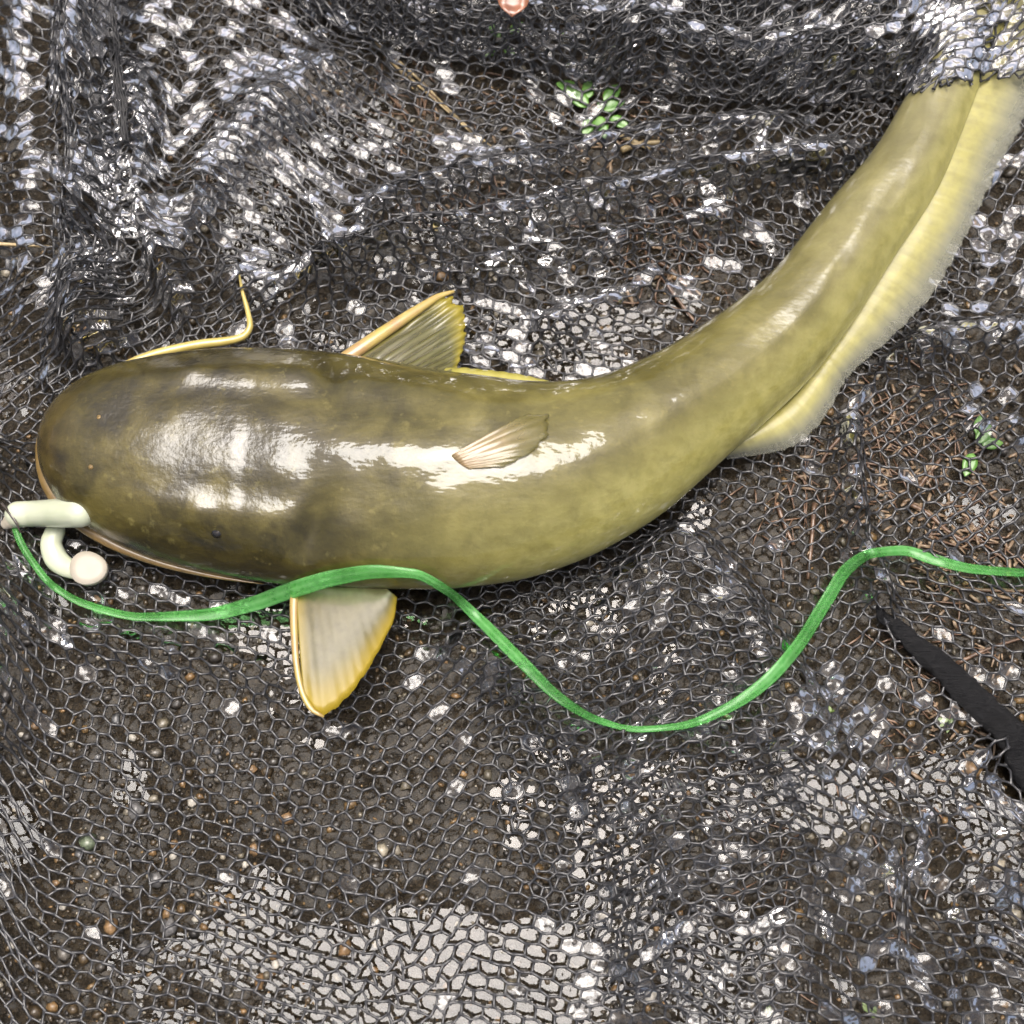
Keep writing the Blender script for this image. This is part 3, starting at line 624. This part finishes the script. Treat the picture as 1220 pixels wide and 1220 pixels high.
def dome(name, px, py, r, mat, parent, sink=.4):
    x, y, z = on_back(px, py, 0); p = P(px, py, z); a = np.linspace(0, 2 * np.pi, 12, endpoint=False); V, F = [], []
    for e in np.linspace(-.5, 1.5, 8): V += [(p[0] + r * math.cos(e) * math.cos(b), p[1] + r * math.cos(e) * math.sin(b), p[2] - r * sink + r * .8 * math.sin(e)) for b in a]
    F = [tuple(f) for f in grid_faces(8, 12, True)] + [tuple(range(84, 96))]
    return mesh_obj(name, V, F, mat, parent)
dome('eye', 258, 632, .0025, M_EYE, fish, .7); dome('eye', 236, 452, .0025, M_EYE, fish, .7)
dome('nostril', 108, 556, .0010, M_LIP, fish); dome('nostril', 118, 497, .0010, M_LIP, fish)

# ------------------------------------------------------------------ white soft lure at the mouth
z0 = max(net_z(60, 610), net_z(100, 640))
lure = empty('fishing_lure', P(60, 620, z0), 'white soft plastic lure with curled tail beside the fish mouth', 'lure')
sc_ = .00032
def px_tube(name, pts, mat, parent, flat=1.0, ends=True):
    c = curve_pts(np.array(pts, float), 24); p, r = P(c[:, 0], c[:, 1], c[:, 2]), c[:, 3] * sc_
    if ends: p, r = round_ends(p, r)
    V, F = tube(p, r, 16, flat); return mesh_obj(name, V, F, mat, parent)
zz = max(z0, .004) + .0060
px_tube('lure_body', [(22, 613, zz + .001, 16), (38, 612, zz + .002, 15.5), (60, 611.5, zz + .007, 16.5), (80, 611, zz + .013, 17.5), (96, 611, zz + .0175, 17)], M_LURE, lure)
px_tube('lure_tail', [(66, 632, zz - .002, 12), (61, 648, zz - .002, 13), (66, 664, zz - .002, 14), (78, 675, zz - .001, 12.5), (92, 680, zz, 11)], M_LURE, lure, .7)
# round paddle on the tail
V_, F_ = [], []; ctr = P(105, 677, zz + .003); a = np.linspace(0, 2 * np.pi, 28, endpoint=False)
for rr, hz in ((.0, -.0030), (.8, -.0030), (.97, -.0022), (1.0, -.0006), (.99, .0003), (.955, .0008), (.6, .0010), (.0, .0010)):
    for b in a:
        rx = .0069 * (1 + .06 * math.cos(2 * b + .6) + .03 * math.cos(3 * b)) * max(rr, .02); V_.append((ctr[0] + rx * math.cos(b), ctr[1] + rx * math.sin(b), ctr[2] + hz))
mesh_obj('tail_paddle', V_, [tuple(f) for f in grid_faces(8, 28, True)], M_LURE2, lure)
px_tube('lure_head', [(8, 624, zz - .001, 7), (14, 620, zz, 10), (22, 618, zz, 11)], M_LURE2, lure, .9)
px_tube('hook', [(2, 600, zz + .003, 2), (12, 612, zz + .0052, 2), (20, 624, zz + .0045, 1.6), (24, 634, zz + .002, 1)], M_STEEL, lure)
px_tube('hook', [(42, 627, zz - .001, 1.5), (58, 627.5, zz - .001, 2.2), (74, 627, zz - .001, 1.5)], M_STEEL, lure)

# ------------------------------------------------------------------ green ribbon
RB = [(18, 628, 9), (24, 645, 9), (38, 668, 8.5), (62, 697, 9), (105, 721, 11), (170, 735, 13), (240, 733, 17), (300, 720, 20), (345, 704, 21), (400, 688, 20), (450, 681, 17), (490, 683, 12), (530, 702, 11), (570, 737, 14), (620, 787, 16), (670, 834, 14), (710, 857, 10), (760, 869, 7), (810, 865, 9), (860, 847, 12), (910, 814, 16), (950, 770, 18), (985, 715, 19), (1010, 677, 17), (1040, 659, 12), (1075, 656, 13), (1110, 666, 15), (1160, 678, 14), (1240, 684, 13)]
c = curve_pts(RB, 240); z = np.full(240, .006)
for _ in range(4):
    p = P(c[:, 0], c[:, 1], z)
    zf = np.max([fish_top(p[:, 0] + dx, p[:, 1] + dy) for dx in (-.002, 0, .002) for dy in (-.002, 0, .003)], 0)
    z = np.maximum(grid_sample(HALL, p[:, 0], p[:, 1]) + .0022, np.where(zf > .002, zf + .002, 0))
    z = np.maximum(z, .0275 * np.exp(-((c[:, 0] - 375) / 60) ** 2) * (c[:, 1] < 720))
zs = z.copy()
for _ in range(40): zs[1:-1] = (zs[:-2] + zs[2:] + 2 * zs[1:-1]) / 4; zs = np.maximum(zs, z - .0004)
zs = zs - .0010 * (sstep(120, 190, c[:, 0]) * sstep(330, 280, c[:, 0]) + sstep(560, 620, c[:, 0]))
zs[:14] = np.maximum(zs[:14], zz - .001)
p = P(c[:, 0], c[:, 1], zs); T = np.gradient(p, axis=0); T /= np.linalg.norm(T, axis=1)[:, None]
S = np.cross(T, [0, 0, 1.]); S /= np.linalg.norm(S, axis=1)[:, None]; U = np.cross(S, T)
tw = .45 * np.sin(np.arange(240) / 17.0); wsc = np.clip(c[:, 2] / 21.5, .38, 1)
W = S * np.cos(tw)[:, None] + U * np.sin(tw)[:, None]; k = 9; uu = np.linspace(-1, 1, k)
hw = .0031
V_ = p[:, None] + W[:, None] * (uu[None] * hw * wsc[:, None])[..., None] + (U * .0005)[:, None] * (1 - uu ** 2)[None, :, None]
ro = mesh_obj('ribbon', V_.reshape(-1, 3), grid_faces(240, k), M_RIB, attrs={'ray': np.tile(.5 + .5 * np.cos(uu * 7), 240)})
md = ro.modifiers.new('thickness', 'SOLIDIFY'); md.thickness = .0005; md.offset = 0
tag(ro, 'bright green translucent ribbon winding across the net from the white lure', 'ribbon')

# ------------------------------------------------------------------ litter on the ground
_ico = None
def ico():
    t = (1 + 5 ** .5) / 2; v = np.array([(-1, t, 0), (1, t, 0), (-1, -t, 0), (1, -t, 0), (0, -1, t), (0, 1, t), (0, -1, -t), (0, 1, -t), (t, 0, -1), (t, 0, 1), (-t, 0, -1), (-t, 0, 1)], float)
    f = [(0, 11, 5), (0, 5, 1), (0, 1, 7), (0, 7, 10), (0, 10, 11), (1, 5, 9), (5, 11, 4), (11, 10, 2), (10, 7, 6), (7, 1, 8), (3, 9, 4), (3, 4, 2), (3, 2, 6), (3, 6, 8), (3, 8, 9), (4, 9, 5), (2, 4, 11), (6, 2, 10), (8, 6, 7), (9, 8, 1)]
    v /= np.linalg.norm(v, axis=1)[:, None]; v = [tuple(x) for x in v]; cache = {}; F = []
    def mid(a, b):
        kk = (min(a, b), max(a, b))
        if kk not in cache:
            m_ = (np.array(v[a]) + np.array(v[b])) / 2; v.append(tuple(m_ / np.linalg.norm(m_))); cache[kk] = len(v) - 1
        return cache[kk]
    for a, b, c_ in f:
        x, y, z_ = mid(a, b), mid(b, c_), mid(c_, a); F += [(a, x, z_), (b, y, x), (c_, z_, y), (x, y, z_)]
    return np.array(v), np.array(F), np.array(f)
IV, IF, IF0 = ico()
TINTS = np.array([(.05, .042, .032), (.08, .068, .05), (.035, .03, .024), (.11, .10, .085), (.075, .052, .026), (.15, .13, .09), (.20, .125, .05), (.10, .10, .10), (.36, .32, .24), (.24, .145, .06)])
n = 17000; r = np.random.default_rng(77)
JV, JF = IV[:12], IF0
px = r.uniform(-60, 1280, n); py = r.uniform(-60, 1280, n); pos = P(px, py, -.005); ok = fish_lateral(pos[:, 0], pos[:, 1])[0] > .95; pos = pos[ok]; n = len(pos)
rad = np.clip(r.lognormal(-7.15, .48, n), .0003, .0026)
ti = r.choice(10, n, p=[.2, .17, .15, .09, .15, .08, .05, .05, .03, .03])
pos[:, 2] = ground_z(pos[:, 0], pos[:, 1]) + rad * .3
sc = r.uniform(.6, 1.35, (n, 3)); sc[:, 2] *= .75; a = r.uniform(0, 6.28, n)
bv = JV[None] * (1 + .20 * r.normal(size=(n, len(JV), 1))) * sc[:, None] * rad[:, None, None]
x, y = bv[..., 0].copy(), bv[..., 1].copy(); bv[..., 0] = x * np.cos(a)[:, None] - y * np.sin(a)[:, None]; bv[..., 1] = x * np.sin(a)[:, None] + y * np.cos(a)[:, None]
bv += pos[:, None]
gv = mesh_obj('gravel', bv.reshape(-1, 3), (JF[None] + (np.arange(n) * len(JV))[:, None, None]).reshape(-1, 3), M_STONE, smooth=False,
              attrs={'tint': np.repeat(TINTS[ti] * r.uniform(.7, 1.3, (n, 1)), len(JV), 0)}, kind='stuff')
tag(gv, 'fine dark wet gravel and grit on the soil under the net', 'gravel')
def pebble(px, py, rpx, tint, label, group, seed):
    rr = np.random.default_rng(seed); p = P(px, py, -.003); rad = rpx * .00033
    z = float(ground_z(p[0:1], p[1:2])[0]) + rad * .4
    V = IV * (1 + .16 * rr.normal(size=(len(IV), 1))) * np.array([1, rr.uniform(.7, .95), .65]) * rad
    a = rr.uniform(0, 6.28); V = np.c_[V[:, 0] * math.cos(a) - V[:, 1] * math.sin(a), V[:, 0] * math.sin(a) + V[:, 1] * math.cos(a), V[:, 2]]
    o = mesh_obj('pebble', V, IF, M_STONE, smooth=False, attrs={'tint': np.tile(tint, (len(IV), 1))}); o.location = (p[0], p[1], z)
    return tag(o, label, 'pebble', group)
WH, OR, GN, GY = (.60, .56, .47), (.26, .16, .075), (.13, .16, .10), (.17, .165, .16)
for i, (x, y, rr) in enumerate([(229, 955, 6), (206, 1020, 5), (291, 1030, 4), (232, 1095, 5), (252, 1166, 4), (233, 1086, 4), (288, 1092, 4), (719, 1092, 6), (776, 1187, 8), (156, 878, 5), (327, 1150, 5), (13, 1127, 5), (75, 1080, 5), (546, 1102, 4), (25, 875, 4)]):
    pebble(x, y, rr, WH, 'small white quartz pebble on the dark gravel under the net', 'white pebbles under the net', 400 + i)
for i, (x, y, rr) in enumerate([(341, 975, 8), (132, 1103, 9), (257, 1080, 6), (302, 1013, 7), (308, 1171, 8), (410, 1131, 9), (300, 917, 6), (40, 864, 6), (66, 1052, 5), (207, 1006, 6)]):
    pebble(x, y, rr, OR, 'small orange brown pebble on the dark gravel under the net', 'orange pebbles under the net', 430 + i)
pebble(105, 1003, 11, GN, 'mossy green stone on the dark gravel under the net', None, 460)
for i, (x, y, rr) in enumerate([(137, 1062, 8), (185, 1048, 9), (160, 965, 10), (170, 1130, 9), (200, 1105, 11)]):
    pebble(x, y, rr, GY, 'grey rounded pebble half sunk in the brown gravel', 'grey pebbles under the net', 470 + i)

# fine needles: uncountable litter
Vs, Fs, off = [], [], 0; r = np.random.default_rng(88)
for cx, cy, sx, sy, cnt, ang in [(500, 130, 70, 50, 45, .9), (700, 130, 90, 40, 50, .6), (800, 290, 70, 60, 80, 1.0), (1080, 520, 90, 90, 95, .5), (960, 600, 60, 80, 40, 1.6), (1150, 660, 60, 60, 60, .2), (1120, 820, 70, 90, 45, .4), (600, 240, 130, 30, 40, .5), (250, 160, 150, 100, 25, .3), (1000, 1000, 140, 140, 30, .8)]:
    for _ in range(cnt):
        x, y = r.normal(cx, sx * .6), r.normal(cy, sy * .6); p = P(x, y, -.003); a = -ang + r.normal(0, .7); L = r.uniform(.004, .016)
        t = np.linspace(-1, 1, 4)[:, None]; d = np.array([math.cos(a), math.sin(a), r.normal(0, .06)]); pp = p + t * L / 2 * d + (1 - t * t) * np.array([-d[1], d[0], 0]) * L * r.normal(0, .06)
        pp[:, 2] += ground_z(pp[:, 0], pp[:, 1]) + .003 + .0012
        V, F = tube(pp, np.array([.5, 1, 1, .4]) * r.uniform(.00022, .0005), 5); Vs.append(V); Fs += [tuple(i + off for i in f) for f in F]; off += len(V)
Vc, Fc, oc = [], [], 0
for cx, cy, sx, sy, cnt in [(1130, 610, 90, 110, 170), (1080, 530, 70, 70, 70), (700, 180, 120, 60, 40), (800, 300, 60, 60, 30), (1150, 820, 60, 120, 60), (980, 560, 60, 60, 25)]:
    for _ in range(cnt):
        x, y = r.normal(cx, sx * .6), r.normal(cy, sy * .6); p = P(x, y, -.003); a = r.uniform(0, 6.28); L = r.uniform(.0015, .006)
        d = np.array([math.cos(a), math.sin(a), r.normal(0, .1)]); pp = p + np.linspace(-.5, .5, 3)[:, None] * L * d; pp[:, 2] += ground_z(pp[:, 0], pp[:, 1]) + .003 + .0012
        V, F = tube(pp, np.array([.7, 1, .6]) * r.uniform(.0004, .0009), 5, .5); Vc.append(V); Fc += [tuple(i + oc for i in f) for f in F]; oc += len(V)
ch = mesh_obj('chaff', np.concatenate(Vc), Fc, M_CHAFF, kind='stuff'); tag(ch, 'pale tan chaff and wood crumbs scattered on the wet soil', 'litter')
nd = mesh_obj('needle_litter', np.concatenate(Vs), Fs, M_TWIG, kind='stuff'); tag(nd, 'scattered reddish brown needles and bits on the wet soil', 'litter')
def stalk(name, pts, rpx, mat, label, cat, group=None, z=None):
    c = curve_pts(np.array(pts, float), 14); p = P(c[:, 0], c[:, 1], -.003); rad = rpx * .00033
    p[:, 2] = ground_z(p[:, 0], p[:, 1]).max() + rad * .6 if z is None else z
    V, F = tube(p, rad * np.linspace(1, .6, 14), 7); base = p.mean(0)
    o = mesh_obj(name, V - base, F, mat); o.location = tuple(map(float, base)); return tag(o, label, cat, group)
stalk('straw', [(-20, 303), (30, 305), (78, 308)], 2.6, M_STRAW, 'thin yellow straw lying flat beside the upright net fold', 'straw', z=.0075)
for pts in ([(455, 55), (500, 95), (545, 140), (590, 178)], [(462, 70), (520, 120), (575, 170)], [(440, 40), (470, 75), (492, 105)]):
    stalk('straw', pts, 1.8, M_STRAW, 'pale straw lying aslant above the fish back under the net', 'straw', 'straws above the fish back')
stalk('straw', [(378, 101), (402, 102), (422, 105)], 1.8, M_STRAW, 'short pale straw lying level beside the bright wet net cells', 'straw')
for pts in ([(735, 160), (755, 170), (775, 178)], [(740, 180), (765, 172), (790, 170)]):
    stalk('wood_chip', pts, 4.5, M_STRAW, 'pale wood chip beside the green seedling', 'wood chip', 'wood chips by the seedling')
for pts in ([(800, 235), (820, 265), (845, 295)], [(770, 300), (800, 345), (830, 385)], [(785, 310), (800, 320), (825, 350)]):
    stalk('twig', pts, 3, M_TWIG, 'reddish brown twig under the net above the fish flank', 'twig', 'twigs above the flank')
for pts, lb in (([(1012, 490), (1004, 515), (985, 540), (978, 552)], 'bent brown twig touching the outer margin of the anal fin'),
                ([(1095, 580), (1110, 560), (1122, 545)], 'short brown twig beside the small bright green sprout'),
                ([(970, 600), (967, 640), (962, 690)], 'straight brown twig between the lower flank and the ribbon bend'),
                ([(1085, 600), (1105, 610), (1130, 632), (1160, 650)], 'long curved brown twig between the green sprout and the ribbon'),
                ([(925, 600), (938, 635), (945, 650)], 'small brown twig under the net beside the fish lower flank')):
    stalk('twig', pts, 3.2, M_TWIG, lb, 'twig', 'twigs by the tail fin')
for pts, lb in (([(1140, 790), (1180, 772), (1235, 755)], 'thin brown twig between the ribbon and the black selvedge'), ([(1135, 700), (1180, 703), (1240, 704)], 'thin brown twig running alongside the end of the green ribbon')):
    stalk('twig', pts, 2.6, M_TWIG, lb, 'twig', 'twigs by the selvedge')
# leaves
def leaf_mesh(L, Wd, n=9, fold=.15, curl=.1):
    t = np.linspace(0, 1, n); w_ = Wd / 2 * np.sin(np.pi * t ** .8) ** .8; u = np.linspace(-1, 1, 5)
    V = np.stack([np.repeat(t * L, 5), (w_[:, None] * u[None]).ravel(), (fold * w_[:, None] * np.abs(u)[None] + curl * L * (t * (1 - t))[:, None]).ravel()], -1)
    return V, grid_faces(n, 5)
def place(o, p, yaw, pitch=0):
    o.location = tuple(map(float, p)); o.rotation_euler = (0, pitch, yaw)
def seedling(px, py, leaves, label, z=-.002, mat=None):
    mat = mat or M_LEAFG
    p = P(px, py, z); o = empty('seedling', p, label, 'plant')
    V, F = tube(np.array([p + np.array([0, 0, -.003]), p + np.array([.0005, 0, .001]), p + np.array([0, .0006, .004])]), .0005, 6); mesh_obj('stem', V, F, mat, o)
    for (x, y, L, a) in leaves:
        q = P(x, y, z + .003); V, F = leaf_mesh(L * .00033, L * .00033 * .55); ca, sa = math.cos(a), math.sin(a)
        V = np.c_[V[:, 0] * ca - V[:, 1] * sa, V[:, 0] * sa + V[:, 1] * ca, V[:, 2]] + q
        lf = mesh_obj('leaf', V, F, mat, o); md = lf.modifiers.new('thickness', 'SOLIDIFY'); md.thickness = .0003
    return o
seedling(712, 130, [(700, 128, 38, 2.3), (714, 130, 36, .35), (712, 138, 34, -1.3), (706, 140, 30, -2.0), (720, 122, 34, .9), (690, 108, 32, 2.8), (726, 140, 30, -.5), (700, 118, 30, 1.5)], 'green leafy seedling poking up under the fold above the fish')
seedling(600, 50, [(596, 44, 24, 2.2), (602, 55, 22, -1.0), (608, 40, 24, .8), (590, 58, 20, -2.4)], 'tiny green seedling beside the red brown dead leaf')
seedling(1164, 528, [(1164, 528, 30, .9), (1160, 540, 32, -2.0), (1166, 520, 28, 1.4), (1170, 530, 26, .1)], 'small bright green sprout on the soil beyond the anal fin')
for i, (x, y) in enumerate([(990, 850), (1040, 1205), (912, 1205), (1128, 862)]):
    rr = random.Random(i); seedling(x, y, [(x + rr.uniform(-6, 6), y + rr.uniform(-6, 6), rr.uniform(5, 9), rr.uniform(0, 6)) for _ in range(6)], 'speck of dull green moss under the tight netting by the black selvedge', mat=M_MOSS)['group'] = 'moss specks under the netting'
V, F = leaf_mesh(.020, .013, 14, .25, .12); V[:, 2] += .0006 * np.sin(V[:, 0] * 900)
lf = mesh_obj('dead_leaf', V, F, M_LEAFB); md = lf.modifiers.new('thickness', 'SOLIDIFY'); md.thickness = .0004
place(lf, P(610, 20, .037), 1.5); tag(lf, 'red brown dead leaf lying on the net fold', 'leaf')
